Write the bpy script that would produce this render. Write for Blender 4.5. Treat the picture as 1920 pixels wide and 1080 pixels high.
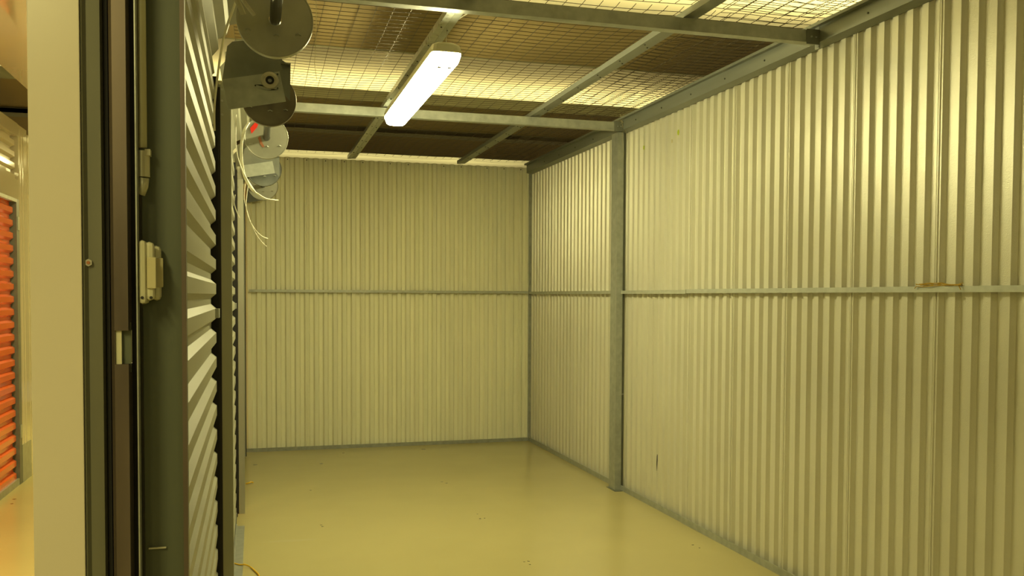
import bpy, bmesh, math, random
from mathutils import Vector, Matrix
random.seed(7)
S = bpy.context.scene
COL = S.collection
for o in list(bpy.data.objects): bpy.data.objects.remove(o)

# ------------------------------------------------------------------ camera
H, F, YAW, PIT, ROLL, CY = 1.45, 1695.4, .2772, -.035, .0047, 614.06
fw = Vector((math.sin(YAW)*math.cos(PIT), math.cos(YAW)*math.cos(PIT), math.sin(PIT)))
r0 = Vector((math.cos(YAW), -math.sin(YAW), 0)); u0 = r0.cross(fw)
rr = math.cos(ROLL)*r0 + math.sin(ROLL)*u0
uu = -math.sin(ROLL)*r0 + math.cos(ROLL)*u0
cd = bpy.data.cameras.new('camera'); cam = bpy.data.objects.new('camera', cd); COL.objects.link(cam)
cam.matrix_world = Matrix(((rr.x, uu.x, -fw.x, 0), (rr.y, uu.y, -fw.y, 0), (rr.z, uu.z, -fw.z, H), (0, 0, 0, 1)))
cd.sensor_width = 36; cd.lens = F/1920*36; cd.shift_y = (CY-540)/1920; cd.clip_start = .02; cd.clip_end = 60
S.camera = cam
# ------------------------------------------------------------------ colour, world
vs = S.view_settings
vs.view_transform = 'Standard'; vs.look = 'None'; vs.gamma = 1; vs.use_curve_mapping = False; vs.exposure = 0.0
W = bpy.data.worlds.new('warehouse_air'); S.world = W; W.use_nodes = True
W.node_tree.nodes['Background'].inputs[0].default_value = (1, .80, .34, 1)
W.node_tree.nodes['Background'].inputs[1].default_value = .22
TINT = (1.0, .885, .36)
LAMP = 75.0
TUBE = (1.0, .92, .455)
# ------------------------------------------------------------------ corridor lamps and added fill lights, all out of view
def area(name, loc, rot, sx, sy, power, tint=TINT):
    l = bpy.data.lights.new(name, 'AREA'); l.shape = 'RECTANGLE'; l.size = sx; l.size_y = sy; l.energy = power; l.color = tint
    o = bpy.data.objects.new(name, l); COL.objects.link(o); o.location = loc; o.rotation_euler = rot
    return o
PI = math.pi
area('soffit_fill_light', (1.1, 8.95, 3.09), (PI, 0, 0), 6.5, .8, 54)  # added uplights without fittings, hidden on the soffits to fill the deck
area('soffit_fill_light', (1.1, 5.33, 3.09), (PI, 0, 0), 6.5, .6, 85)
area('soffit_fill_light', (1.1, 2.0, 3.09), (PI, 0, 0), 6.5, .8, 25)
area('far_deck_fill_light', (1.1, 13.4, 2.9), (PI, 0, 0), 6.0, .3, 27)  # unseen uplight added to brighten the deck beyond the far wall
area('corridor_lamp', (-.95, 9.6, 2.78), (0, 0, 0), .14, 1.5, 80)
area('corridor_lamp', (-.95, 4.6, 2.78), (0, 0, 0), .14, 1.5, 85)
area('corridor_lamp', (-.95, -.8, 2.78), (0, 0, 0), .14, 1.5, 50)

# ------------------------------------------------------------------ materials
def mat(name, c, rough=.5, metal=0., var=.0, vscale=6., bump=0., bscale=300., spec=.5, stretch=(1,1,1), coat=0.):
    m = bpy.data.materials.new(name); m.use_nodes = True
    nt = m.node_tree; b = nt.nodes['Principled BSDF']
    b.inputs['Base Color'].default_value = (*c, 1); b.inputs['Roughness'].default_value = rough
    b.inputs['Metallic'].default_value = metal; b.inputs['Specular IOR Level'].default_value = spec
    b.inputs['Coat Weight'].default_value = coat
    tc = nt.nodes.new('ShaderNodeTexCoord'); mp = nt.nodes.new('ShaderNodeMapping'); mp.inputs['Scale'].default_value = stretch
    nt.links.new(tc.outputs['Object'], mp.inputs[0])
    if var:
        n = nt.nodes.new('ShaderNodeTexNoise'); n.inputs['Scale'].default_value = vscale; n.inputs['Detail'].default_value = 6
        cr = nt.nodes.new('ShaderNodeMapRange'); cr.inputs[1].default_value = .3; cr.inputs[2].default_value = .7
        cr.inputs[3].default_value = 1-var; cr.inputs[4].default_value = 1+var*.6
        mx = nt.nodes.new('ShaderNodeVectorMath'); mx.operation = 'SCALE'; mx.inputs[0].default_value = c
        nt.links.new(mp.outputs[0], n.inputs['Vector']); nt.links.new(n.outputs['Fac'], cr.inputs[0])
        nt.links.new(cr.outputs[0], mx.inputs['Scale']); nt.links.new(mx.outputs[0], b.inputs['Base Color'])
        r = nt.nodes.new('ShaderNodeMapRange'); r.inputs[3].default_value = max(.05, rough-.1); r.inputs[4].default_value = rough+.1
        nt.links.new(n.outputs['Fac'], r.inputs[0]); nt.links.new(r.outputs[0], b.inputs['Roughness'])
    if bump:
        n2 = nt.nodes.new('ShaderNodeTexNoise'); n2.inputs['Scale'].default_value = bscale; n2.inputs['Detail'].default_value = 2
        bp = nt.nodes.new('ShaderNodeBump'); bp.inputs['Strength'].default_value = bump; bp.inputs['Distance'].default_value = .002
        nt.links.new(tc.outputs['Object'], n2.inputs['Vector']); nt.links.new(n2.outputs['Fac'], bp.inputs['Height'])
        nt.links.new(bp.outputs[0], b.inputs['Normal'])
    return m
M = {}
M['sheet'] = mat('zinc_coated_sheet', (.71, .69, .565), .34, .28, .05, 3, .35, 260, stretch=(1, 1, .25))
M['sheet_back'] = mat('matt_zinc_lightened', (.90, .885, .68), .45, .04, .04, 3, .2, 260, stretch=(1, 1, .25))  # matt sheet, base colour lifted to make up for light missing here
M['galv'] = mat('galvanised_steel', (.40, .42, .37), .38, .4, .18, 22, .1, 120)
M['galv_dull'] = mat('dull_galvanised_steel', (.18, .19, .16), .5, .35, .15, 14, .1, 120)
M['galv_bright'] = mat('bright_galvanised_steel', (.5, .52, .48), .3, .7, .2, 30, .15, 90)
M['door_back'] = mat('roller_door_back_coating', (.37, .365, .28), .45, .15, .08, 5)
M['cream'] = mat('cream_powder_coat', (.66, .60, .47), .3, 0, .02, 2)
M['cream_gloss'] = mat('glossy_cream_powder_coat', (.70, .64, .47), .1, 0, 0, 2, coat=.6)
M['orange'] = mat('orange_powder_coat', (.9, .15, .010), .22, 0, .04, 3, coat=.4)
M['dark_gap'] = mat('matt_black', (.012, .011, .009), .8)  # black for shaded door gaps and the wall scratch
M['track_a'] = mat('jamb_channel_steel', (.20, .20, .14), .45, .35, .25, 10, stretch=(1, 1, .1))
M['track_b'] = mat('door_guide_worn_steel', (.17, .135, .105), .42, .5, .4, 9, stretch=(1, 1, .15))
M['jamb'] = mat('green_grey_jamb_steel', (.115, .13, .085), .5, .2, .12, 6, stretch=(1, 1, .2))
M['plastic'] = mat('cream_plastic', (.62, .60, .42), .35)
M['strap'] = mat('white_polypropylene_strap', (.78, .75, .62), .4)
M['wire'] = mat('dark_galvanised_wire', (.075, .055, .03), .42, .4)
M['axle'] = mat('dark_steel_tube', (.06, .062, .055), .35, .6)
M['red'] = mat('red_tape', (.8, .03, .015), .45)
M['rust'] = mat('rusty_screw', (.35, .13, .04), .5, .3)
M['rubber'] = mat('black_rubber', (.015, .015, .013), .7)
M['bearing'] = mat('bearing_housing_steel', (.45, .43, .34), .35, .5)
M['twine'] = mat('yellow_twine', (.50, .33, .05), .8)
M['yellow_cable'] = mat('yellow_cable_sheath', (.80, .48, .01), .45)
M['straw'] = mat('pale_frayed_string', (.55, .5, .3), .8)
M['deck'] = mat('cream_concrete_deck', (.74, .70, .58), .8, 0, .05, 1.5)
M['soffit'] = mat('soffit_shade_brown', (.26, .19, .072), .7, 0, .1, 2, stretch=(.3, 1, 1))  # shade on the undersides is put into the brown base colour
M['soffit_edge'] = mat('olive_steel_joist', (.30, .29, .17), .6, .2)
M['tray'] = mat('dark_grey_tray_steel', (.24, .23, .15), .6, .2)
M['head'] = mat('head_beam_steel', (.24, .255, .22), .42, .4, .15, 14, .1, 120, stretch=(1, .1, 1))

def emis(name, c, s):
    m = bpy.data.materials.new(name); m.use_nodes = True
    b = m.node_tree.nodes['Principled BSDF']; b.inputs['Base Color'].default_value = (.9, .9, .85, 1)
    b.inputs['Emission Color'].default_value = (*c, 1); b.inputs['Emission Strength'].default_value = s; b.inputs['Roughness'].default_value = .2
    return m
M['glow'] = emis('lit_prismatic_diffuser', TUBE, LAMP)
M['glow_dim'] = emis('lit_dimmed_diffuser', TUBE, LAMP*.13)  # rear lamp turned down so the wall ribs keep their contrast

def floor_mat():
    m = mat('cream_epoxy_floor', (.48, .415, .185), .2, 0, .035, 1.3)
    nt = m.node_tree; b = nt.nodes['Principled BSDF']
    link = b.inputs['Base Color'].links[0].from_socket
    tc = nt.nodes.new('ShaderNodeTexCoord')
    specks = [(-.003,7.968,.030),(.543,7.886,.026),(.777,8.366,.022),(1.523,8.376,.034),(1.395,6.878,.015),(1.419,6.817,.015),
              (1.414,5.793,.013),(1.403,5.67,.014),(1.433,5.675,.012),(.394,6.824,.013),(.397,5.767,.013),(.398,5.728,.013),
              (1.407,4.679,.010),(1.434,4.684,.011),(1.424,4.624,.010),(2.455,4.75,.012),(2.464,4.682,.010),(-1.62,6.9,.02),(-1.64,7.05,.02)]
    acc = None
    nz = nt.nodes.new('ShaderNodeTexNoise'); nz.inputs['Scale'].default_value = 60
    nt.links.new(tc.outputs['Object'], nz.inputs['Vector'])
    dv = nt.nodes.new('ShaderNodeVectorMath'); dv.operation = 'SCALE'; dv.inputs['Scale'].default_value = .02
    nt.links.new(nz.outputs['Color'], dv.inputs[0])
    ad = nt.nodes.new('ShaderNodeVectorMath'); ad.operation = 'ADD'
    nt.links.new(tc.outputs['Object'], ad.inputs[0]); nt.links.new(dv.outputs[0], ad.inputs[1])
    for x, y, r in specks:
        d = nt.nodes.new('ShaderNodeVectorMath'); d.operation = 'DISTANCE'; d.inputs[1].default_value = (x+.01, y+.01, .01)
        nt.links.new(ad.outputs[0], d.inputs[0])
        l = nt.nodes.new('ShaderNodeMath'); l.operation = 'LESS_THAN'; l.inputs[1].default_value = r*.62
        nt.links.new(d.outputs['Value'], l.inputs[0])
        if acc is None: acc = l.outputs[0]
        else:
            a = nt.nodes.new('ShaderNodeMath'); a.operation = 'MAXIMUM'
            nt.links.new(acc, a.inputs[0]); nt.links.new(l.outputs[0], a.inputs[1]); acc = a.outputs[0]
    # faint long scuffs
    mp = nt.nodes.new('ShaderNodeMapping'); mp.inputs['Scale'].default_value = (.7, 5, 1); mp.inputs['Rotation'].default_value = (0, 0, .5)
    n3 = nt.nodes.new('ShaderNodeTexNoise'); n3.inputs['Scale'].default_value = 2.2; n3.inputs['Detail'].default_value = 8
    nt.links.new(tc.outputs['Object'], mp.inputs[0]); nt.links.new(mp.outputs[0], n3.inputs['Vector'])
    mr = nt.nodes.new('ShaderNodeMapRange'); mr.inputs[1].default_value = .66; mr.inputs[2].default_value = .74; mr.inputs[4].default_value = .25
    nt.links.new(n3.outputs['Fac'], mr.inputs[0])
    m1 = nt.nodes.new('ShaderNodeMix'); m1.data_type = 'RGBA'; m1.inputs[7].default_value = (.50, .46, .30, 1)
    nt.links.new(mr.outputs[0], m1.inputs[0]); nt.links.new(link, m1.inputs[6])
    m2 = nt.nodes.new('ShaderNodeMix'); m2.data_type = 'RGBA'; m2.inputs[7].default_value = (.08, .05, .02, 1)
    nt.links.new(acc, m2.inputs[0]); nt.links.new(m1.outputs[2], m2.inputs[6]); nt.links.new(m2.outputs[2], b.inputs['Base Color'])
    return m
M['floor'] = floor_mat()

# ------------------------------------------------------------------ mesh helpers
class MB:
    """collects boxes, tubes, strips and discs, links them as ONE mesh object"""
    def __init__(s): s.v = []; s.f = []; s.smooth = False
    def add(s, vs, fs):
        k = len(s.v); s.v += [tuple(v) for v in vs]; s.f += [tuple(i+k for i in f) for f in fs]; return s
    def box(s, x0, x1, y0, y1, z0, z1, mtx=None):
        vs = [Vector((x, y, z)) for x in (x0, x1) for y in (y0, y1) for z in (z0, z1)]
        if mtx: vs = [mtx @ v for v in vs]
        return s.add(vs, [(0,1,3,2),(4,6,7,5),(0,4,5,1),(2,3,7,6),(0,2,6,4),(1,5,7,3)])
    def prism(s, pts, axis, a, b):
        """polygon pts (2d) extruded along axis from a to b"""
        def mk(p, t):
            return {'x': (t, p[0], p[1]), 'y': (p[0], t, p[1]), 'z': (p[0], p[1], t)}[axis]
        n = len(pts); vs = [mk(p, a) for p in pts] + [mk(p, b) for p in pts]
        fs = [(i, (i+1) % n, n+(i+1) % n, n+i) for i in range(n)] + [tuple(range(n))[::-1], tuple(range(n, 2*n))]
        return s.add(vs, fs)
    def tube(s, pts, r, seg=8, flat=None):
        pts = [Vector(p) for p in pts]; n = len(pts); vs = []; fs = []
        ref = Vector((0, 0, 1))
        for i, p in enumerate(pts):
            t = (pts[min(i+1, n-1)] - pts[max(i-1, 0)]).normalized()
            if i == 0:
                if abs(t.dot(ref)) > .9: ref = Vector((1, 0, 0))
                a = ref.cross(t).normalized()
            else: a = (a - t*a.dot(t)).normalized()
            b = t.cross(a)
            for k in range(seg):
                w = 2*PI*(k+.5)/seg
                vs.append(p + a*(math.cos(w)*r) + b*(math.sin(w)*(flat if flat else r)))
        for i in range(n-1):
            for k in range(seg):
                fs.append((i*seg+k, i*seg+(k+1) % seg, (i+1)*seg+(k+1) % seg, (i+1)*seg+k))
        fs.append(tuple(range(seg))[::-1]); fs.append(tuple((n-1)*seg+k for k in range(seg)))
        return s.add(vs, fs)
    def lathe_y(s, cx, cz, prof, seg=48):
        """prof = [(radius, y)...] closed solid of revolution about the y axis"""
        n = len(prof); vs = []; fs = []
        for k in range(seg):
            w = 2*PI*k/seg
            for r, y in prof: vs.append((cx+r*math.cos(w), y, cz+r*math.sin(w)))
        for k in range(seg):
            for i in range(n-1):
                fs.append((k*n+i, k*n+i+1, ((k+1) % seg)*n+i+1, ((k+1) % seg)*n+i))
        return s.add(vs, fs)
    def build(s, name, m, parent=None, bevel=0, smooth=False, solid=0):
        me = bpy.data.meshes.new(name); me.from_pydata(s.v, [], s.f); me.update()
        bm = bmesh.new(); bm.from_mesh(me); bmesh.ops.recalc_face_normals(bm, faces=bm.faces); bm.to_mesh(me); bm.free()
        me.materials.append(m); o = bpy.data.objects.new(name, me); COL.objects.link(o)
        if parent:
            o.parent = parent; o.matrix_parent_inverse = parent.matrix_world.inverted() if False else Matrix.Translation(-parent.location)
        if smooth:
            for p in me.polygons: p.use_smooth = True
        if bevel:
            b = o.modifiers.new('bevel', 'BEVEL'); b.width = bevel; b.segments = 2; b.limit_method = 'ANGLE'
        return o
def tag(o, label=None, cat=None, group=None, kind=None):
    for k, v in (('label', label), ('category', cat), ('group', group), ('kind', kind)):
        if v: o[k] = v
    return o
def struct(o, label=None, cat=None): return tag(o, label, cat, None, 'structure')
def empty(name, loc, label, cat, group=None, kind=None):
    o = bpy.data.objects.new(name, None); COL.objects.link(o); o.location = loc; o.empty_display_size = .1
    return tag(o, label, cat, group, kind)

# ------------------------------------------------------------------ setting
XR, YB, ZW = 2.657, 8.64, 2.70
YN = -2.6                                   # wall behind the camera
fl = MB(); fl.box(-3.2, 4.9, YN-.1, 13.5, -.1, 0)
struct(fl.build('floor', M['floor']), 'cream glossy epoxy floor of the storage unit and corridor', 'floor')

P = .0897
def profile(s0, s1, pitch, phase, depth, seams=(), c_=.38, w_=.12):
    """trapezoid sheet profile: list of (s, d); d=0 on the crown, depth on the pan; crown starts at phase"""
    c, w = c_*pitch, w_*pitch
    out = []; k = math.floor((s0-phase)/pitch)-1
    while phase+k*pitch < s1+pitch:
        b = phase+k*pitch
        if k in seams:                       # lapped sheet edge: fine double bead on the crown
            q = [(b, 0), (b+c*.18, 0), (b+c*.24, .004), (b+c*.36, .004), (b+c*.42, -.002), (b+c*.55, -.002), (b+c*.60, .004), (b+c*.70, .004), (b+c*.76, 0), (b+c, 0)]
        else: q = [(b, 0), (b+c, 0)]
        q += [(b+c+w, depth), (b+pitch-w-.0005, depth)]
        pan = pitch-w-(c+w)
        out += q; k += 1
    # clip
    res = []
    for (a, d), (a2, d2) in zip(out, out[1:]):
        if a2 <= s0 or a >= s1: continue
        if not res: 
            t = max(0, (s0-a)/(a2-a)); res.append((a+(a2-a)*t, d+(d2-d)*t))
        t = min(1, (s1-a)/(a2-a)); res.append((a+(a2-a)*t, d+(d2-d)*t))
    return res
def sheet(prof, fn, z0, z1, th=.0012, nz=1):
    m = MB(); n = len(prof); vs = []; fs = []
    for j in range(nz+1):
        z = z0+(z1-z0)*j/nz
        for s_, d in prof: vs.append(fn(s_, d, z))
    for j in range(nz):
        for i in range(n-1): fs.append((j*n+i, j*n+i+1, (j+1)*n+i+1, (j+1)*n+i))
    return m.add(vs, fs)
def solidify(o, th, off):
    b = o.modifiers.new('thickness', 'SOLIDIFY'); b.thickness = th; b.offset = off; return o

# right wall: crown near edge measured at y = 4.291 - k*P
ph = 4.291
ps = [-2, -8, -14, 4, 10, 16, 22, 28, -20, -26, 34, 40]
pr_ = profile(YN, YB+.01, P, ph, .020, ps)
wr = sheet(pr_, lambda s_, d, z: (XR-.008+d, s_, z), .012, 2.675)
struct(solidify(wr.build('wall_right', M['sheet']), .0012, 0), 'long corrugated zinc partition on the right', 'wall')
pb = profile(-.30, XR+.01, .0863, .022, .028, [5, 11, 17, 23, 29], .36, .14)
wb = sheet(pb, lambda s_, d, z: (s_, YB+d, z), .012, 2.722)
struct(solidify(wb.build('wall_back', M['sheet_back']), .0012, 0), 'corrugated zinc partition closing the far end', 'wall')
for k in (1, 3, 5, 7, 9, 11, 14, 16, 20, 22, 25, 27, 29):
    rv = MB(); xk = .022+k*.0863+.19*.0863; rv.tube([(xk, YB-.0008, 2.700), (xk, YB-.0030, 2.700)], .0055, 8)
    rv.build('rivet', M['axle'], bpy.data.objects['wall_back'])
# outer skins behind the sheets (the other face of each partition)
wn = sheet(profile(-.3, XR, .0863, 0, .018), lambda s_, d, z: (s_, YN-d, z), 0, 2.7)
struct(solidify(wn.build('wall_front', M['sheet']), .0012, 0))
wl = sheet(profile(YN, -1.15, P, 0, .018), lambda s_, d, z: (-.12-d, s_, z), 0, 2.7)
struct(solidify(wl.build('wall_left', M['sheet']), .0012, 0))
# corridor side cladding over the doors
wh = MB(); wh.box(-.31, -.30, YN, 12.5, 2.45, 2.80); wh.box(-.31, -.30, YB, 12.5, 0, 2.45)
struct(wh.build('wall_corridor', M['cream_gloss']), 'cream panel above the doors on the corridor side', 'wall')

# warehouse deck and lowered soffits above the mesh
dk = MB(); dk.box(-6, 6.5, YN-1, 16.6, 3.5, 3.62)
struct(dk.build('ceiling', M['deck']), 'pale concrete deck high above the wire mesh', 'ceiling')
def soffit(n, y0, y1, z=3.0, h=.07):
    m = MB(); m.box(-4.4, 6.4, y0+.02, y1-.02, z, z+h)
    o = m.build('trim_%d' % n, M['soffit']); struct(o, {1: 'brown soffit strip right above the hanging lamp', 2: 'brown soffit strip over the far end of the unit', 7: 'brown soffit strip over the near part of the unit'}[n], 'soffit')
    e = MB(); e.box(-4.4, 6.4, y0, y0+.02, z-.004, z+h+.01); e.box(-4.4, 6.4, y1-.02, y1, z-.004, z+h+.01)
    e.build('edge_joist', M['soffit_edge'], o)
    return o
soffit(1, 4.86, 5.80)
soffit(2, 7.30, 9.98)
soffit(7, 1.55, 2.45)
ty = MB(); ty.box(-2.2, 6.4, 8.42, 8.62, 2.955, 2.995); ty.box(-2.2, 6.4, 8.42, 8.43, 2.955, 2.99)
tag(ty.build('cable_tray', M['tray']), 'dark grey cable tray running under the far brown soffit', 'cable tray')
# rods from deck to tray
# base tracks, corner trim, girts
bb = MB(); bb.prism([(XR-.030, 0), (XR+.02, 0), (XR+.02, .008), (XR-.026, .008), (XR-.026, .038), (XR-.030, .038)], 'y', 5.235, YB)
bb.prism([(XR-.033, 0), (XR+.02, 0), (XR+.02, .008), (XR-.029, .008), (XR-.029, .040), (XR-.033, .040)], 'y', YN, 5.230)
struct(bb.build('baseboard_right', M['galv']), 'galvanised floor track under the right wall', 'floor track')
b2 = MB(); b2.prism([(YB-.022, 0), (YB+.03, 0), (YB+.03, .008), (YB-.018, .008), (YB-.018, .034), (YB-.022, .034)], 'x', -.12, XR-.03)
struct(b2.build('baseboard_back', M['galv']), 'galvanised floor track under the far wall', 'floor track')
ct = MB(); ct.box(XR-.034, XR-.030, YB-.03, YB-.002, .04, 2.66); ct.box(XR-.034, XR-.008, YB-.033, YB-.030, .04, 2.66); ct.box(XR-.030,XR-.027, YB-.003, YB-.001,.04,2.66)
struct(ct.build('trim_3', M['galv']), 'upright galvanised corner angle where the walls meet', 'trim')

def screw(p, axis='z', r=.005, parent=None, m='axle'):
    s = MB(); v = Vector(p); d = {'z': Vector((0, 0, -1)), 'x': Vector((-1, 0, 0)), 'y': Vector((0, -1, 0))}[axis]
    s.tube([v, v+d*.003, v+d*.004], r, 6)
    return s.build('screw', M[m], parent)

# girts: light angle rails at eye height
M['disc_stain_shade'] = mat('drum_wheel_stain_shade', (.17, .145, .10), .38, .5, .3, 8)  # brown stains, darkened further for the shade on this wheel
M['disc_blue'] = mat('drum_wheel_dark_zinc', (.20, .215, .20), .34, .6, .3, 9)
M['disc_lit'] = mat('drum_wheel_lit_zinc', (.56, .56, .47), .42, .3, .15, 9)  # paler base colour stands in for light on the nearest wheel
M['rail'] = mat('girt_steel', (.52, .54, .47), .38, .35, .12, 20)
def girt(name, label, along, a0, a1, face, z, m='rail'):
    e = empty(name, (face, (a0+a1)/2, z) if along == 'y' else ((a0+a1)/2, face, z), label, 'rail')
    g = MB(); t = .002
    if along == 'y': pr = [(face-.028, z-.012), (face-.028, z+.012), (face-.026, z+.012), (face-.026, z-.010), (face, z-.010), (face, z-.012)]; g.prism(pr, 'y', a0, a1)
    else: pr = [(face-.028, z-.012), (face-.028, z+.012), (face-.026, z+.012), (face-.026, z-.010), (face, z-.010), (face, z-.012)]; g.prism(pr, 'x', a0, a1)
    g.build('angle_profile', M[m], e)
    l = MB()
    if along == 'y': l.box(face-.027, face, a0, a1, z+.011, z+.0125)
    else: l.box(a0, a1, face-.027, face, z+.011, z+.0125)
    l.build('top_flange', M['galv_bright'], e)
    return e
girt('girt_rail', 'galvanised rail on the right wall from the joint towards the camera, twine tied on it', 'y', YN, 5.21, XR-.009, 1.484)
girt('girt_rail', 'short galvanised rail on the right wall between the joint and the upright post', 'y', 5.195, 6.24, XR-.013, 1.480)
girt('girt_rail', 'galvanised rail on the right wall between the post and the far corner', 'y', 6.36, YB-.04, XR-.009, 1.480)
girt('girt_rail', 'galvanised rail running across the far wall at mid height', 'x', -.05, XR-.04, YB-.001, 1.485)

# ------------------------------------------------------------------ right post
e = empty('steel_post', (2.62, 6.28, 0), 'tall galvanised channel post standing against the right wall', 'post')
p = MB(); p.prism([(2.580, 6.24), (2.628, 6.24), (2.628, 6.247), (2.587, 6.247), (2.587, 6.353), (2.648, 6.353), (2.648, 6.36), (2.580, 6.36)], 'z', 0, 2.66)
p.build('channel', M['galv'], e)
p = MB(); p.box(2.628, 2.648, 6.252, 6.256, 0, 2.66); p.build('web', M['galv_dull'], e)
screw((2.625, 6.24, .72), 'y', .006, e, 'galv_bright'); screw((2.643, 6.252, .72), 'y', .006, e, 'galv_bright')
p = MB(); p.box(2.565, 2.63, 6.20, 6.37, 0, .004); p.build('foot_plate', M['galv_dull'], e)

# ------------------------------------------------------------------ top frame
e = empty('wall_head_beam', (2.62, 4, 2.7), 'long galvanised beam along the top of the right wall', 'beam')
p = MB(); p.prism([(2.600, 2.668), (2.646, 2.655), (2.646, 2.659), (2.604, 2.672), (2.604, 2.745), (2.60, 2.745)], 'y', YN, YB-.005); p.build('lower_flange', M['head'], e)
p = MB(); p.prism([(2.575, 2.742), (2.655, 2.742), (2.655, 2.765), (2.652, 2.765), (2.652, 2.745), (2.578, 2.745), (2.578, 2.757), (2.575, 2.757)], 'y', YN, YB-.005); p.build('upper_angle', M['head'], e)
p = MB(); p.prism([(2.648, 2.655), (2.652, 2.655), (2.652, 2.745), (2.648, 2.745)], 'y', YN, YB-.005); p.build('backing_strip', M['galv_dull'], e)
y = 2.6
while y < 8.4:
    screw((2.60, y, 2.70), 'x', .005, e); y += .42
# cross beams
def cross(y, label, m='galv'):
    e = empty('cross_beam', (1.2, y, 2.66), label, 'beam')
    p = MB(); p.prism([(y, 2.664), (y+.05, 2.664), (y+.05, 2.667), (y+.003, 2.667), (y+.003, 2.719), (y+.05, 2.719), (y+.05, 2.722), (y, 2.722)], 'x', -.11, 2.598)
    p.build('channel', M[m], e)
    c = MB(); c.box(2.53, 2.600, y-.004, y-.001, 2.655, 2.726); c.build('end_cleat', M['galv_dull'], e)
    screw((2.555, y-.004, 2.69), 'y', .005, e, 'galv_bright'); screw((2.58, y-.004, 2.69), 'y', .005, e, 'galv_bright')
    return e
cross(3.80, 'nearer cross beam passing above the large disc, in front of the hanging lamp', 'galv')
cross(6.19, 'farther cross beam passing behind the lamp and meeting the right post', 'galv')
s = MB(); s.box(2.598, 2.606, 3.80, 3.83, 2.64, 2.76); tag(s.build('beam_stub', M['galv_bright']), 'small upright steel stub where the nearer cross beam meets the wall top', 'bracket')
# long runners
def runner(x, label):
    e = empty('ceiling_runner', (x, 5, 2.73), label, 'beam')
    def L(a, b, flip, y0, y1, dz):
        z = 2.728+dz
        if not flip: pr = [(a, z), (b, z), (b, z+.003), (a+.003, z+.003), (a+.003, z+.03), (a, z+.03)]
        else: pr = [(a, z), (b, z), (b, z+.03), (b-.003, z+.03), (b-.003, z+.003), (a, z+.003)]
        m = MB(); m.prism(pr, 'y', y0, y1); return m
    # two angles set back to back, the left one dropped a little and sloped
    m = L(x, x+.036, False, YN, YB, 0); m.build('left_angle', M['galv_bright' if x < 1 else 'head'], e)
    m = L(x+.040, x+.076, True, YN, YB, .004); m.build('right_angle', M['galv' if x < 1 else 'head'], e)
    m = MB(); m.box(x+.036, x+.040, YN, YB, 2.745, 2.75); m.build('joint_filler', M['rubber'], e)
    y = 3.95
    while y < 8.5:
        screw((x+.018, y, 2.728), 'z', .0045, e); screw((x+.058, y+.06, 2.732), 'z', .0045, e); y += .33
    return e
runner(.843, 'galvanised ceiling runner right above the hanging lamp')
runner(1.895, 'galvanised ceiling runner right of the lamp, nearer the right wall')

# ------------------------------------------------------------------ wire mesh
def nz(x, y, a=0):
    return (math.sin(x*3.1+a)*math.sin(y*2.3+a*2)*.5 + math.sin(x*7.3+y*1.7+a)*.25 + math.sin(y*5.1-x*2.2+a*3)*.25)
def sag(x):
    for a, b in ((-.1, .88), (.88, 1.93), (1.93, 2.62)):
        if a <= x <= b:
            t = (x-a)/(b-a); return 4*t*(1-t)
    return 0
def mesh_sheet(x0, x1, y0, y1, dx, dy, zf, label, warp=.003, ph=0, stub=0, skew=0):
    m = MB(); r = .0015
    nx = int(round((x1-x0)/dx)); ny = int(round((y1-y0)/dy))
    def pt(i, j):
        x = x0+i*dx; y = y0+j*dy
        return (x+warp*nz(x*2, y*1.5, ph)+skew*j*dy, y+warp*nz(x*1.3, y*2, ph+2), zf(x, y))
    for i in range(nx+1):
        pts = [pt(i, j) for j in range(0, ny+1, 2)]
        if stub: 
            q = pts[0]; pts = [(q[0]+.006, q[1]-.035, q[2]+.012)] + pts
        m.tube(pts, r, 4)
    for j in range(ny+1):
        m.tube([(a, b, c-.002) for a, b, c in (pt(i, j) for i in range(nx+1))], r, 4)
    return tag(m.build('wire_mesh_sheet', M['wire']), label, 'wire mesh')
zf = lambda x, y: 2.764 - .010*sag(x) + .004*nz(x, y*.8)*sag(x)
mesh_sheet(-.09, 2.60, 3.84, 8.62, .0791, .0602, zf, 'wire mesh sheet covering the far part of the ceiling behind the nearer cross beam', .004, 0, 1)
mesh_sheet(-.07, 2.60, -2.5, 3.79, .0791, .0602, lambda x, y: 2.772 - .008*sag(x)+.004*nz(x, y), 'wire mesh sheet covering the ceiling on the camera side of the nearer cross beam', .003, 1, 0)
mesh_sheet(2.12, 2.60, 2.2, 8.60, .0791, .0602, lambda x, y: 2.785+.03*(2.6-x)+.012*nz(x*2, y*1.3, 4), 'narrow overlapping wire mesh strip along the top of the right wall', .012, 5, 0)

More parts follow.
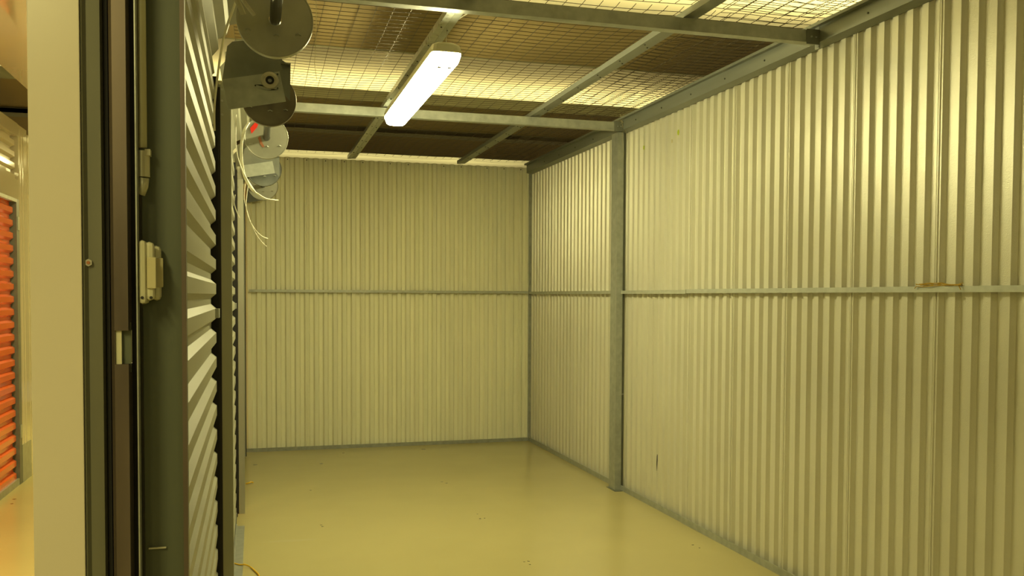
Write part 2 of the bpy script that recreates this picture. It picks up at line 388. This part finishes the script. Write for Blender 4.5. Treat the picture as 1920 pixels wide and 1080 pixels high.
# ------------------------------------------------------------------ hanging lamp
def make_lamp(x, y0, y1, z, label, full=True):
    e = empty('batten_lamp', (x, (y0+y1)/2, z), label, 'lamp')
    def ring(pr): return pr
    # body: lofted outline with clipped corners
    def loft(levels):
        m = MB(); n = None; vs = []; fs = []
        for (hw, ey, zz, c) in levels:      # half width, end inset, height, corner clip
            a, b = y0+ey, y1-ey
            L = [(x-hw+c, a), (x+hw-c, a), (x+hw-c*.35, a+c*.35), (x+hw, a+c), (x+hw, b-c), (x+hw-c*.35, b-c*.35), (x+hw-c, b), (x-hw+c, b), (x-hw+c*.35, b-c*.35), (x-hw, b-c), (x-hw, a+c), (x-hw+c*.35, a+c*.35)]
            n = len(L); vs += [(p[0], p[1], zz) for p in L]
        for l in range(len(levels)-1):
            for i in range(n): fs.append((l*n+i, l*n+(i+1) % n, (l+1)*n+(i+1) % n, (l+1)*n+i))
        fs.append(tuple(range(n))[::-1]); fs.append(tuple((len(levels)-1)*n+i for i in range(n)))
        return m.add(vs, fs)
    loft([(.073, .0, z, .022), (.074, .0, z+.012, .022), (.066, .014, z+.040, .020), (.045, .03, z+.052, .02)]).build('housing', M['plastic'], e)
    loft([(.046, .020, z-.055, .02), (.058, .008, z-.046, .022), (.071, .004, z-.010, .022), (.071, .003, z-.0005, .022)]).build('diffuser', M['glow' if full else 'glow_dim'], e)
    if full:
        for sx in (-.024, .024):
            c = MB(); c.tube([(x+sx, y0+.055, z-.0565), (x+sx, y0+.085, z-.0565)], .009, 8, .002); c.build('tube_end', M['bearing'], e)
        for yy in (y0+.07, y1-.2):
            w = MB(); w.tube([(x+.008, yy, z+.05), (x+.012, yy, 2.742)], .0016, 6); w.build('hanging_wire', M['bearing'], e)
        # flat clip tying the wire to the mesh
        w = MB(); w.tube([(x+.012, y0+.07, 2.742), (x+.035, y0-.02, 2.744), (x+.075, y0-.18, 2.746), (x+.10, y0-.30, 2.747)], .0045, 6, .001); w.build('mesh_tie', M['strap'], e)
    return e
make_lamp(.882, 4.24, 5.90, 2.602, 'glowing white batten lamp hanging under the mesh ceiling')
make_lamp(1.30, -1.9, -.3, 2.602, 'lit batten lamp hanging behind the camera', False)

# ------------------------------------------------------------------ doors seen from inside
def hprofile(z0, z1, pitch, depth, crown=.40, web=.18):
    out = []; z = z0
    while z < z1:
        out += [(z, 0), (z+pitch*crown, 0), (z+pitch*(crown+web), depth), (z+pitch*(1-web), depth)]; z += pitch
    out.append((z, 0)); return out
def curtain(name, x, y0, y1, z0, z1, m, parent=None, sgn=1, pitch=.0955, depth=.019, roll=None):
    pr = hprofile(z0, z1, pitch, depth)
    if roll:                                 # the top bends over onto the drums
        cx, cz, r = roll
        ztop = pr[-1][0]
    k = MB(); vs = []
    pts = [(x-sgn*d, z) for z, d in pr]
    if roll:
        a = PI
        for i in range(1, 9):
            w = PI - i*.16
            rad = r + (.012 if i % 2 else -.004)
            pts.append((cx+rad*math.cos(w), cz+rad*math.sin(w)))
    n = len(pts)
    for y in (y0, y1): vs += [(a, y, b) for a, b in pts]
    k.add(vs, [(i, i+1, n+i+1, n+i) for i in range(n-1)])
    o = k.build(name, M[m], parent); solidify(o, .001, 0); return o

AX, AZ = .066, 2.31
def disc(y, e, m_='galv_disc', r=.117):
    m = MB()
    # dished pressed steel drum wheel with a rolled rim
    m.lathe_y(AX, AZ, [(.0195, y-.002), (.0195, y), (r-.006, y), (r-.001, y-.002), (r, y), (r, y+.022), (r-.002, y+.022), (r-.002, y+.003), (.0195, y+.003)], 72)
    o = m.build('drum_wheel', M[m_], e, smooth=False)
    for p in o.data.polygons: p.use_smooth = False
    b = MB()
    for (a, rr_, w) in ((-1.50, .050, .009), (-.55, .082, .008), (-2.7, .09, .008)):
        cx = AX+rr_*math.cos(a); cz = AZ+rr_*math.sin(a)
        b = MB(); b.tube([(cx-w, y-.004, cz-.001), (cx, y-.008, cz+.002), (cx+w, y-.004, cz-.001)], .004, 6, .002)
        b.build('tab', M['galv_bright'], o)
    return o
M['galv_disc'] = mat('drum_wheel_galvanised', (.38, .38, .31), .40, .4, .12, 10, .05, 90)

spans = [(1.47, 3.79, 1), (3.88, 6.17, 2), (6.27, 8.58, 3)]
lab = ['back of the nearest closed corrugated roller door on the left', 'back of the middle closed roller door between the two uprights', 'back of the farthest closed roller door by the far wall']
blab = ['dark shutter shaft with the largest disc at the top left, above the nearest roller door', 'shutter shaft with two discs over the middle roller door, red tape on the farther disc', 'shutter shaft with two small discs nearest the far wall']
wheels = [(1.75, 2.955), (4.16, 5.16), (6.46, 7.42)]
for (y0, y1, n), l, bl, ws in zip(spans, lab, blab, wheels):
    d = empty('door_%d' % n, (-.15, (y0+y1)/2, 0), l, 'roller door', None, 'structure')
    curtain('curtain', -.146 if n == 1 else -.122, y0+.005, y1-.055, .02, 2.26, 'door_back', d, 1, roll=(AX, AZ+.03, AX+(.146 if n == 1 else .122)))
    g = MB(); g.box(-.178, -.134 if n == 1 else -.114, y1-.052, y1-.049, 0, 2.30); g.box(-.178, -.174, y1-.085, y1-.05, 0, 2.30); g.build('guide_rail', M['dark_gap'], d)  # far guide is black for the shade inside its channel
    g = MB(); g.box(-.178, -.128, y0-.006, y0-.002, 0, 2.30); g.build('guide_rail', M['galv_dull'], d)
    b = MB(); b.box(-.170, -.140 if n == 1 else -.118, y0+.005, y1-.06, 0, .03); b.build('bottom_bar', M['galv_dull'], d)
    if n < 3:
        lk = MB(); lk.box(-.150, -.132 if n == 1 else -.113, y1-.16, y1-.052, 1.36, 1.395); lk.build('slide_bolt', M['galv'], d)
    s_ = empty('shutter_shaft', (AX, (ws[0]+ws[1])/2, AZ), bl, 'roller shaft')
    a = MB(); a.tube([(AX, ws[0]-.06, AZ), (AX, ws[1]+.03, AZ)], .0175, 20); a.build('axle', M['axle'], s_, smooth=True)
    for w, m_ in zip(ws, {1: ('disc_lit', 'disc_lit'), 2: ('disc_stain_shade', 'galv_disc'), 3: ('disc_blue', 'galv_disc')}[n]): disc(w, s_, m_)
    if n == 2:
        t = MB(); t.prism([(AX-.085, AZ+.045), (AX-.06, AZ+.075), (AX-.035, AZ+.088), (AX-.05, AZ+.05), (AX-.078, AZ+.015)], 'y', ws[1]-.0085, ws[1]-.0065); t.build('tape', M['red'], s_)
        t = MB(); t.prism([(AX-.045, AZ-.005), (AX-.033, AZ+.005), (AX-.022, AZ-.03), (AX-.01, AZ-.052), (AX-.022, AZ-.055), (AX-.036, AZ-.032)], 'y', ws[1]-.0030, ws[1]-.0014); t.build('tape_residue', M['red_faint'] if 'red_faint' in M else mat('red_tape_residue', (.36, .14, .07), .5), s_)

# threshold strip on the floor along the door line
t = MB(); t.box(-.118, -.068, 1.5, 5.85, 0, .006); t.box(-.118,-.112,1.5,5.85,.006,.02)
struct(t.build('trim_4', M['galv']), 'thin galvanised threshold strip on the floor under the doors', 'threshold')

# door posts with brackets
def post(x0, x1, y, top, label, d=.05):
    e = empty('door_post', ((x0+x1)/2, y, 0), label, 'post')
    m = MB(); m.prism([(x0, y), (x1, y), (x1, y+d), (x1-.004, y+d), (x1-.004, y+.004), (x0, y+.004)], 'z', 0, top)
    m.build('angle_profile', M['galv_post'], e)
    m = MB(); m.box(x0-.012, x0-.002, y+.004, y+.02, 0, top-.02); m.build('channel_shade', M['dark_gap'], e)  # dark strip standing in for shadow in the guide channel
    for z in (top-.03, top-.075, top-.13):
        screw((x0+.006, y, z), 'y', .005, e, 'galv_bright')
    return e
M['galv_post'] = mat('door_post_steel', (.40, .41, .33), .4, .4, .1, 6, stretch=(1, 1, .2))
post(-.128, -.088, 3.83, 2.30, 'upright steel post between the nearest and the middle roller door')
post(-.105, -.069, 6.20, 2.285, 'upright steel post between the middle and the farthest roller door')
post(-.112, -.084, 8.40, 2.29, 'dark upright post beside the far wall, last along the doors')

_e = [o for o in bpy.data.objects if o.name.startswith('door_post')][-1]
m = MB(); m.box(-.084, -.0775, 8.402, 8.44, 0, 2.27); m.build('black_edge', M['dark_gap'], _e)  # black strip along the edge of the last post

def bracket(y, x0, x1, zt, h, tilt, label, uk=1.0, bearing=True):
    e = empty('shaft_bracket', (x0, y, zt-h), label, 'bracket')
    R = Matrix.Translation((x0, y, zt)) @ Matrix.Rotation(-tilt, 4, 'Y')
    L = (x1-x0)/math.cos(tilt)
    m = MB(); m.box(0, L, -.004, 0, -h, 0, R); m.box(0, L, -.003, .03, -.0025, 0, R); m.build('arm_plate', M['galv'], e)
    m = MB(); m.prism([(x0, zt+.006), (x0+.02, zt+.145*uk), (x0+.04, zt+.165*uk), (x0+.08, zt+.172*uk), (x1+.012, zt+.117*uk), (x1+.012, zt-.02), (x1-.01, zt+.02)], 'y', y+.045, y+.048)
    m.build('side_plate', M['galv_dull'], e)  # darker steel than the arm, standing in for shade on the plate
    m = MB(); m.prism([(x1+.012, zt+.110*uk), (x1+.046, zt+.088*uk), (x1+.044, zt-.055), (x1+.010, zt-.02)], 'y', y+.060, y+.063); m.box(x1+.008, x1+.046, y+.035, y+.064, zt+.090*uk, zt+.093*uk, Matrix.Identity(4)); m.build('flange', M['galv_dull'], e)
    if bearing:
        bx, bz = AX-.003, AZ+.004
        m = MB(); m.lathe_y(bx, bz, [(.017, y-.012), (.024, y-.016), (.033, y-.014), (.035, y-.006), (.036, y-.004), (.017, y-.004)], 28)
        o = m.build('bearing_housing', M['bearing'], e, smooth=False)
        m = MB(); m.lathe_y(bx, bz, [(.008, y-.009), (.017, y-.0085), (.018, y-.012), (.0165, y-.004), (.008, y-.004)], 24); m.build('seal', M['rubber'], o)
        m = MB(); m.prism([(bx-.062, bz-.030), (bx-.060, bz-.020), (bx-.028, bz-.026), (bx+.030, bz-.036), (bx+.036, bz-.034), (bx+.034, bz+.030), (bx+.024, bz+.032), (bx+.02, bz-.02), (bx, bz-.040), (bx-.02, bz-.038)], 'y', y-.007, y-.004); m.build('bearing_flange', M['galv'], e)
        for dx, dz in ((-.056, -.025), (.030, -.030), (.030, .026)): screw((bx+dx, y-.007, bz+dz), 'y', .0035, e)
    return e
bracket(3.815, -.122, .101, 2.306, .121, .208, 'bracket with a round bearing at the top of the nearer door post')
bracket(6.185, -.080, .117, 2.290, .080, .19, 'plain bracket at the top of the second door post, before the small discs', uk=.82, bearing=False)
# end plate at the far wall
m = MB(); m.prism([(-.065, 2.275), (.10, 2.305), (.112, 2.33), (.112, 2.45), (-.065, 2.45)], 'y', 8.50, 8.504); m.box(-.065, -.06, 8.50, 8.56, 2.28, 2.45)
tag(m.build('shaft_end_plate', M['galv_dull']), 'dark end plate behind the smallest disc at the far wall', 'bracket')

# ------------------------------------------------------------------ near jamb of the open doorway
YJ = 1.36
e = empty('door_jamb', (-.2, YJ, 0), 'wide door jamb in the left foreground, cream outside with dark guide channels', 'door jamb')
TOP = 2.45
m = MB(); m.prism([(-.2930, YJ), (-.2285, YJ), (-.2285, YJ+.02), (-.291, YJ+.02), (-.291, YJ+.30), (-.293, YJ+.30)], 'z', 0, TOP); m.build('cream_cladding', M['cream'], e, bevel=.002)['label'] = 'cream cladding'
m = MB(); m.prism([(-.228, YJ+.004), (-.225, YJ-.001), (-.221, YJ+.006), (-.204, YJ+.008), (-.201, YJ+.03), (-.228, YJ+.03)], 'z', 0, TOP); m.build('side_channel', M['track_a'], e)
m = MB(); m.box(-.201, -.196, YJ+.02, YJ+.03, 0, TOP); m.build('channel_gap', M['dark_gap'], e)
def tb(z0, z1):
    m = MB(); m.prism([(-.196, YJ+.030), (-.193, YJ+.008), (-.188, YJ), (-.170, YJ), (-.168, YJ+.02), (-.168, YJ+.03)], 'z', z0, z1); return m
m = tb(0, 1.352)
m2 = tb(1.399, TOP); m.add(m2.v, m2.f)
m.prism([(-.196, YJ+.030), (-.193, YJ+.008), (-.188, YJ), (-.1875, YJ), (-.1875, YJ+.03)], 'z', 1.352, 1.399)
m.build('door_guide', M['track_b'], e)['label'] = 'worn brown steel guide with a lock slot'
m = MB(); m.box(-.1875, -.168, YJ+.012, YJ+.014, 1.34, 1.41); m.build('lock_slot_plate', M['jamb'], e)
m = MB(); m.box(-.1872, -.1795, YJ+.004, YJ+.011, 1.352, 1.399); m.build('lock_tongue', M['plastic'], e)
m = MB(); m.box(-.168, -.1585, YJ+.025, YJ+.04, 0, TOP); m.build('black_gap', M['dark_gap'], e)  # black strip filling the gap beside the guide
m = MB(); m.box(-.1590, -.1572, YJ-.002, YJ+.02, 0, TOP); m.build('bright_edge', M['galv'], e)
m = MB(); m.prism([(-.1572, YJ+.06), (-.101, YJ+.06), (-.101, YJ+.056), (-.098, YJ+.052), (-.098, YJ+.09), (-.1572, YJ+.09)], 'z', 0, TOP); m.build('inner_panel', M['jamb'], e)
m = MB(); m.box(-.103, -.0965, YJ+.048, YJ+.056, 0, TOP); m.build('panel_lip', M['track_b'], e)
screw((-.2205, YJ+.005, 1.493), 'y', .0052, e, 'bearing')
m = MB(); m.tube([(-.2205, YJ+.001, 1.493), (-.2205, YJ, 1.493)], .0025, 6); m.build('screw_head', M['rust'], e)
m = MB(); m.box(-.152, -.128, YJ+.054, YJ+.057, 1.0745, 1.0765); m.build('tape_mark', M['plastic'], e)
# switch box and conduit on the inner panel
e2 = empty('double_switch', (-.155, YJ+.03, 1.48), 'cream double wall switch on the dark jamb panel', 'switch')
def rbox(x0, x1, y0, y1, z0, z1, name, m_, par, bev=.006):
    k = MB(); k.box(x0, x1, y0, y1, z0, z1); return k.build(name, M[m_], par, bevel=bev)
rbox(-.1572, -.147, YJ+.004, YJ+.056, 1.436, 1.526, 'back_box', 'plastic', e2)
rbox(-.150, -.137, YJ+.010, YJ+.030, 1.441, 1.524, 'cover', 'plastic', e2)
rbox(-.143, -.1305, YJ+.036, YJ+.055, 1.441, 1.520, 'cover', 'plastic', e2)
rbox(-.146, -.134, YJ+.007, YJ+.012, 1.458, 1.502, 'rocker', 'straw', e2, .001)
rbox(-.137, -.127, YJ+.034, YJ+.038, 1.460, 1.502, 'rocker', 'straw', e2, .001)
for xx, yy in ((-.152, YJ+.003), (-.141, YJ+.009)):
    k = MB(); k.tube([(xx, yy, 1.445), (xx, yy+.002, 1.445)], .0022, 8); k.build('screw', M['rubber'], e2)
e3 = empty('cable_conduit', (-.153, YJ+.03, 1.6), 'pale plastic conduit coming down the jamb above the switch', 'conduit')
k = MB(); k.tube([(-.1535, YJ+.04, TOP), (-.1535, YJ+.04, 1.66)], .0062, 12); k.build('pipe', M['plastic'], e3, smooth=True)
k = MB(); k.tube([(-.152, YJ+.04, 1.655), (-.152, YJ+.04, 1.618)], .0082, 12); k.build('coupling', M['plastic'], e3)
k = MB(); k.tube([(-.152, YJ+.04, 1.617), (-.1535, YJ+.042, 1.605), (-.158, YJ+.044, 1.594)], .0072, 12); k.build('elbow', M['plastic'], e3, smooth=True)
k = MB(); k.box(-.150, -.1425, YJ+.032, YJ+.048, 1.648, 1.657); k.build('clip', M['plastic'], e3)

# ------------------------------------------------------------------ straps, string, cables
def strip(name, pts, w, label, cat, m, t=.0008, group=None):
    # smooth the path a little
    P_ = [Vector(p) for p in pts]; out = []
    for i in range(len(P_)-1):
        p0 = P_[max(i-1, 0)]; p1 = P_[i]; p2 = P_[i+1]; p3 = P_[min(i+2, len(P_)-1)]
        for k in range(6):
            s_ = k/6; out.append(.5*((2*p1)+(p2-p0)*s_+(2*p0-5*p1+4*p2-p3)*s_*s_+(3*p1-p0-3*p2+p3)*s_**3))
    out.append(P_[-1])
    b = MB(); b.tube(out, w, 6, t)
    return tag(b.build(name, M[m], None), label, cat, group)
fwv = fw
def at(px, py, Y):
    d = fw + rr*((px-960)/F) - uu*((py-CY)/F); t = Y/d.y
    return Vector((0, 0, H))+d*t
def pts_at(l): return [at(*q) for q in l]
# positions are measured points of each strap at its own depth beside the doors
strip('plastic_strap', pts_at([(353, -30, 2.55), (358, 20, 2.6), (360, 60, 2.62), (355, 110, 2.63), (353, 160, 2.64), (357, 218, 2.65)]), .0055, 'pale strap hanging flat against the nearest roller door', 'strap', 'strap', .002)
strip('plastic_strap', pts_at([(452, -25, 3.0), (436, 20, 3.1), (422, 60, 3.2), (414, 100, 3.3), (407, 150, 3.4), (402, 200, 3.45), (402, 245, 3.5)]), .0045, 'pale strap curving down beside the edge of the nearest roller door', 'strap', 'strap', .002)
strip('plastic_strap', pts_at([(425, -30, 2.72), (440, -8, 2.74), (450, 12, 2.75), (456, 27, 2.76)]), .011, 'shorter of the two cut strap ends in front of the largest disc', 'strap', 'strap', .003)
strip('plastic_strap', pts_at([(436, -30, 2.70), (452, -5, 2.71), (464, 12, 2.72), (477, 29, 2.73)]), .011, 'longer of the two cut strap ends in front of the largest disc', 'strap', 'strap', .003)
strip('plastic_strap', pts_at([(466, 230, 4.9), (456, 250, 4.85), (452, 285, 4.85), (457, 325, 4.9), (470, 352, 4.95), (485, 365, 5.0), (500, 373, 5.02), (521, 376, 5.05)]), .0085, 'longest pale strap sweeping right in front of the small discs', 'strap', 'strap', .0035)
strip('plastic_strap', pts_at([(443, 215, 4.5), (442, 245, 4.5), (443, 275, 4.5), (449, 305, 4.55), (463, 335, 4.6), (480, 361, 4.65)]), .0055, 'pale strap ending just under the farther red taped disc', 'strap', 'strap', .002)
strip('plastic_strap', pts_at([(441, 365, 4.0), (439, 380, 4.0), (443, 395, 4.0), (449, 408, 4.02)]), .005, 'short pale strap end beside the edge of the middle roller door', 'strap', 'strap', .002)
strip('plastic_strap', pts_at([(466, 345, 5.9), (463, 365, 5.9), (462, 390, 5.9), (468, 412, 5.92), (480, 432, 5.95), (492, 443, 5.97), (502, 447, 6.0)]), .0055, 'upper of the two low strap ends hanging below the small discs', 'strap', 'strap', .002)
strip('plastic_strap', pts_at([(460, 345, 6.0), (458, 372, 6.0), (466, 405, 6.02), (477, 432, 6.05), (488, 450, 6.08), (501, 463, 6.1)]), .0045, 'lower of the two low strap ends hanging below the small discs', 'strap', 'strap', .002)

# twine on the girt
random.seed(3)
tb_ = MB()
for k in range(5):
    z0 = 1.497+.002*k
    tb_.tube([(2.615+random.uniform(-.006, .01), 3.12-.24*j/7+random.uniform(-.01, .01), z0+random.uniform(-.003, .005)) for j in range(8)], .0018, 5)
tb_.tube([(2.614, 3.12, 1.498), (2.612, 3.13, 1.488)], .0018, 5); tb_.tube([(2.614, 2.89, 1.5), (2.610, 2.875, 1.482)], .002, 5)
tag(tb_.build('twine_bundle', M['twine']), 'loose bundle of yellow twine lying on the rail of the right wall', 'twine')
# frayed string at the top of the post
random.seed(5); fs_ = MB()
for k in range(9):
    b = Vector((2.585, 6.20, 2.735)); p1 = b+Vector((random.uniform(-.03, .03), -.02, random.uniform(-.02, .05)))
    p2 = p1+Vector((random.uniform(-.02, .03), -.01, random.uniform(-.12, .0)))
    fs_.tube([b, p1, p2], .0011, 4)
fs_.tube([(2.592, 6.19, 2.72), (2.594, 6.185, 2.6), (2.60, 6.18, 2.5), (2.598, 6.18, 2.47)], .0011, 4)
tag(fs_.build('frayed_string', M['straw']), 'frayed pale string tied at the top of the right post', 'string')
strip('dangling_thread', pts_at([(592, -5, 3.95), (593, 40, 3.95), (591, 100, 3.95), (590, 120, 3.96), (594, 150, 3.97)]), .0009, 'thin pale thread dangling from the mesh right of the largest disc', 'thread', 'straw', .0009)

# floor bits
strip('yellow_cable', [(-.115, 5.02, .012), (-.085, 4.99, .010), (-.055, 4.975, .012), (-.028, 4.94, .007), (-.005, 4.87, .006), (.012, 4.80, .006), (.015, 4.74, .006)], .004, 'yellow cable curling over the floor at the foot of the nearer door post', 'cable', 'yellow_cable', .004)
strip('yellow_cable', [(-.070, 7.162, .006), (-.050, 7.15, .012), (-.034, 7.18, .012), (-.018, 7.19, .006)], .005, 'short yellow cable scrap on the floor near the second door post', 'cable', 'yellow_cable', .005)

# paint marks and scratch on the right wall
def blot(y, z, r, m_, label, name='paint_blot', d=0):
    k = MB(); n = 12; x = XR-.0100+d
    pts = [(y+r*math.cos(2*PI*i/n)*random.uniform(.8, 1.1), z+r*1.35*math.sin(2*PI*i/n)*random.uniform(.8, 1.1)) for i in range(n)]
    k.prism(pts, 'x', x-.0012, x); return tag(k.build(name, M[m_]), label, 'paint mark')
M['lime'] = mat('lime_paint', (.42, .52, .01), .5)
def crown(y):      # centre of the rib crown nearest y
    k = round((y-ph-.19*P)/P); return ph+k*P+.19*P
blot(crown(5.921), 2.50, .013, 'lime', 'lime green paint dot on the right wall beside the post')
blot(crown(5.381), 2.515, .014, 'lime', 'lime green paint dot below the faint scribble on the right wall')
blot(crown(5.481), 2.473, .011, 'straw', 'dull olive paint dot left of the brighter dot near the scribble')
k = MB(); yc = crown(5.668); k.prism([(yc-.004, .37), (yc+.003, .355), (yc+.006, .30), (yc+.001, .255), (yc-.003, .30), (yc-.006, .33)], 'x', XR-.0115, XR-.0098)
tag(k.build('scratch_mark', M['dark_gap']), 'small black scratch low on the right wall', 'scratch')

# ------------------------------------------------------------------ corridor
XO = -1.72
# glossy ceiling panel
m = MB(); m.box(-1.45, -.312, YN, 12.5, 2.81, 2.83)
M['ceil_gloss'] = mat('high_gloss_ceiling_panel', (.55, .47, .33), .08, 0, 0, 2, coat=1.)
M['ceil_gloss'].node_tree.nodes['Principled BSDF'].inputs['Coat IOR'].default_value = 2.2
struct(m.build('ceiling_corridor', M['ceil_gloss']), 'glossy cream ceiling panel over the corridor', 'ceiling')
# opposite wall: frames, louvred header, orange door
m = MB()
m.box(XO-.06, XO, 7.66, 7.93, .29, 2.73)           # pilaster right of the door
m.box(XO-.06, XO-.001, YN, 7.66, 2.64, 2.735)       # head rail
m.box(XO-.05, XO-.0005, YN, 7.66, 2.16, 2.31)       # lintel
m.box(XO-.05, XO, YN, 4.70, 0, 2.66); m.box(XO-.05, XO, 7.95, 12.5, 0, 2.7)
struct(m.build('wall_opposite', M['cream_gloss']), 'glossy cream frame of the opposite corridor wall', 'wall')
m = MB(); m.box(XO-.002, XO+.004, 7.72, 7.74, .29, 2.70); m.box(XO-.002, XO+.004, 7.80, 7.815, .29, 2.70)
struct(m.build('trim_5', M['cream_gloss']), 'upright cream cover strips beside the orange door', 'trim')
c = curtain('trim_6', XO-.012, 4.7, 7.60, 2.31, 2.63, 'cream_gloss', None, 1, pitch=.085, depth=.03)
struct(c, 'cream ribbed sheet above the orange door', 'trim')
d = empty('door_4', (XO, 6.2, 0), 'bright orange corrugated roller door across the corridor', 'roller door', None, 'structure')
curtain('curtain', XO-.02, 4.72, 7.56, .05, 2.10, 'orange', d, 1, depth=.024)
m = MB(); m.box(XO-.03, XO+.002, 4.7, 7.60, 2.135, 2.16); m.build('head_seal', M['galv'], d)
m = MB(); m.box(XO-.03, XO-.002, 4.7, 7.60, .0, .05); m.build('bottom_bar', M['galv'], d)
m = MB(); m.box(XO-.05, XO+.001, 7.58, 7.66, 0, 2.16); m.build('guide_rail', M['galv_dull'], d)
for z in (1.93, .35):
    m = MB(); m.box(XO, XO+.006, 7.60, 7.65, z, z+.10); m.build('catch', M['galv'], d)
m = MB(); m.box(XO-.01, XO+.003, 7.66, 7.94, 0, .29)
struct(m.build('baseboard_opposite', M['galv']), 'galvanised kick plate at the foot of the cream pilaster', 'kick plate')
# back of corridor and structures beyond the opposite wall
m = MB(); m.box(-6, XO-.4, 16.4, 16.5, 0, 3.5); m.box(-.3, 5, 16.4, 16.5, 0, 3.5); m.box(XO-.5, -.3, 16.4, 16.5, 0, 3.5)
struct(m.build('wall_end', M['soffit_edge']), 'distant end wall of the warehouse', 'wall')
m = MB(); m.box(-4.4, -1.5, 9.5, 9.56, 3.09, 3.20); m.box(-4.4, -1.5, 9.50, 9.66, 3.075, 3.09)
tag(m.build('steel_joist', M['cream']), 'pale steel joist crossing high above the opposite corridor wall', 'joist')
